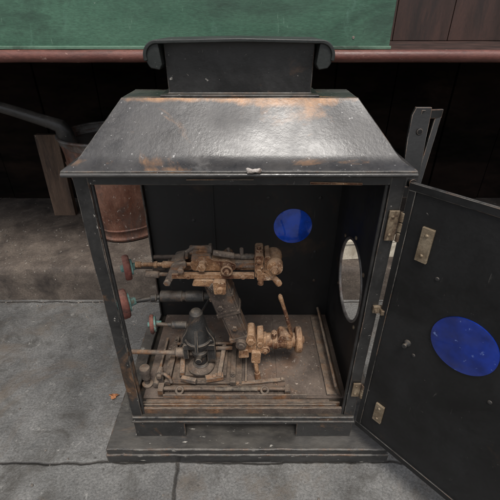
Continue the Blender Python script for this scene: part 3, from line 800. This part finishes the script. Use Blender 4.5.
def f(bm):
    plate(bm, rounded(-.155,.020, [(-.005,-.020),(.006,-.020),(.007,.014),(.001,.020),(-.006,.014)], .004), .056, .068)
    cyl(bm, (-.162,.048,.012), (-.162,.077,.012), .006); cyl(bm, (-.155,.050,.030), (-.155,.075,.030), .0048)
    tube(bm, [(-.155,.060,.030),(-.145,.055,.036),(-.135,.052,.030),(-.132,.050,.018)], .0032, 10)
one('stop_bracket', 'rustgrey', A, f, bevel=.001)

def f(bm):
    plate(bm, rounded(.006,.080, [(-.012,-.010),(.016,-.010),(.016,.010),(-.010,.008)], .004), .086, .112)
    plate(bm, rounded(.017,.086, [(-.010,-.022),(.010,-.022),(.011,.004),(.006,.023),(-.006,.023),(-.011,.0)], .005), .081, .115)
    plate(bm, rounded(.034,.083, [(-.006,-.020),(.007,-.018),(.007,.020),(-.006,.018)], .004), .080, .114)
    cyl(bm, (.017,.076,.094), (.017,.122,.094), .0056); nut(bm, (.017,.0805,.094), (0,-1,0), .0078, .005); nut(bm, (.034,.0795,.088), (0,-1,0), .0058, .004)
    lathe(bm, (.020,.098,.079), (1,0,.02), [(.0125,0),(.0125,.016),(.0165,.017),(.0165,.026),(.0140,.027),(.0140,.038),(.0165,.039),(.0165,.047),(.0150,.048),(.0150,.064),(.0170,.065),(.0170,.073),(.014,.074),(.014,.083)], 30)
    lathe(bm, (.100,.098,.081), (1,0,0), [(.018,0),(.0225,.001),(.0245,.003),(.0245,.011),(.0225,.013),(.010,.014),(.007,.018)], 40)
    plate(bm, rounded(.080,.096, [(-.016,-.010),(.014,-.010),(.012,.005),(-.009,.008)], .004), .084, .110)
one('lower_clamp', 'rust', A, f, bevel=.0011, sharp=40)
def f(bm):
    plate(bm, rounded(.027,.056, [(-.009,-.012),(.008,-.014),(.009,.014),(-.009,.014)], .004), .074, .088)
    cyl(bm, (.026,.080,.046), (.030,.073,.010), .0044); cyl(bm, (.0295,.0745,.018),(.031,.0715,.003), .0060)
    lathe(bm, (.044,.086,.070), (0,-1,0), [(.0090,0),(.0090,.006),(.004,.007),(.004,.012)], 18)
    cyl(bm, (.060,.090,.092), (.060,.090,.110), .0040); nut(bm, (.060,.090,.102), (0,0,1), .0062, .006)
    plate(bm, rounded(.002,.062, [(-.008,-.010),(.012,-.008),(.010,.012),(-.008,.008)], .003), .078, .092)
one('clamp_lever', 'rust', A, f, bevel=.0009, sharp=40)
one('lower_carbon_holder', 'rust', A, lambda bm: tube(bm, [(.067,.095,.190),(.068,.095,.187),(.070,.095,.181),(.073,.095,.172),(.079,.095,.150),(.088,.095,.118),(.094,.095,.086)], .005, 14, rs=[.0028,.0042,.0042,.0036,.0034,.0036,.0042]), bevel=0)
one('wire', 'iron', A, lambda bm: tube(bm, [(.032,.116,.258),(.018,.135,.24),(-.02,.142,.20),(-.06,.140,.15),(-.11,.13,.06),(-.14,.12,.012)], .0020, 8), bevel=0)

# ------------------------------------------------------------------ light
w = bpy.data.worlds.new('World'); scene.world = w; w.use_nodes = True
nt = w.node_tree; bg = nt.nodes['Background']
sky = nt.nodes.new('ShaderNodeTexSky'); sky.sky_type = 'NISHITA'; sky.sun_disc = False
EL, AZ = 64, 170
sky.sun_elevation = math.radians(EL); sky.sun_rotation = math.radians(AZ); sky.dust_density = 4
hsv = nt.nodes.new('ShaderNodeHueSaturation'); hsv.inputs['Saturation'].default_value = .45
nt.links.new(sky.outputs[0], hsv.inputs['Color'])
nt.links.new(hsv.outputs[0], bg.inputs[0]); bg.inputs[1].default_value = .15
sl = bpy.data.lights.new('Sun', 'SUN'); sl.energy = 2.7; sl.angle = math.radians(18); sl.color = (1,.96,.91)
so = bpy.data.objects.new('Sun', sl); COL.objects.link(so)
dirv = V(math.sin(math.radians(AZ))*math.cos(math.radians(EL)), math.cos(math.radians(AZ))*math.cos(math.radians(EL)), math.sin(math.radians(EL)))
so.rotation_euler = dirv.to_track_quat('Z', 'Y').to_euler()

cd = bpy.data.cameras.new('Camera'); cam = bpy.data.objects.new('Camera', cd); COL.objects.link(cam)
cam.location = (.0155,-.43,.597); cam.rotation_euler = (math.radians(59),0,0)
cd.lens = 27.2; cd.sensor_width = 36; cd.clip_start = .01; cd.clip_end = 200
scene.camera = cam
scene.view_settings.view_transform = 'Standard'; scene.view_settings.look = 'None'; scene.view_settings.exposure = 0
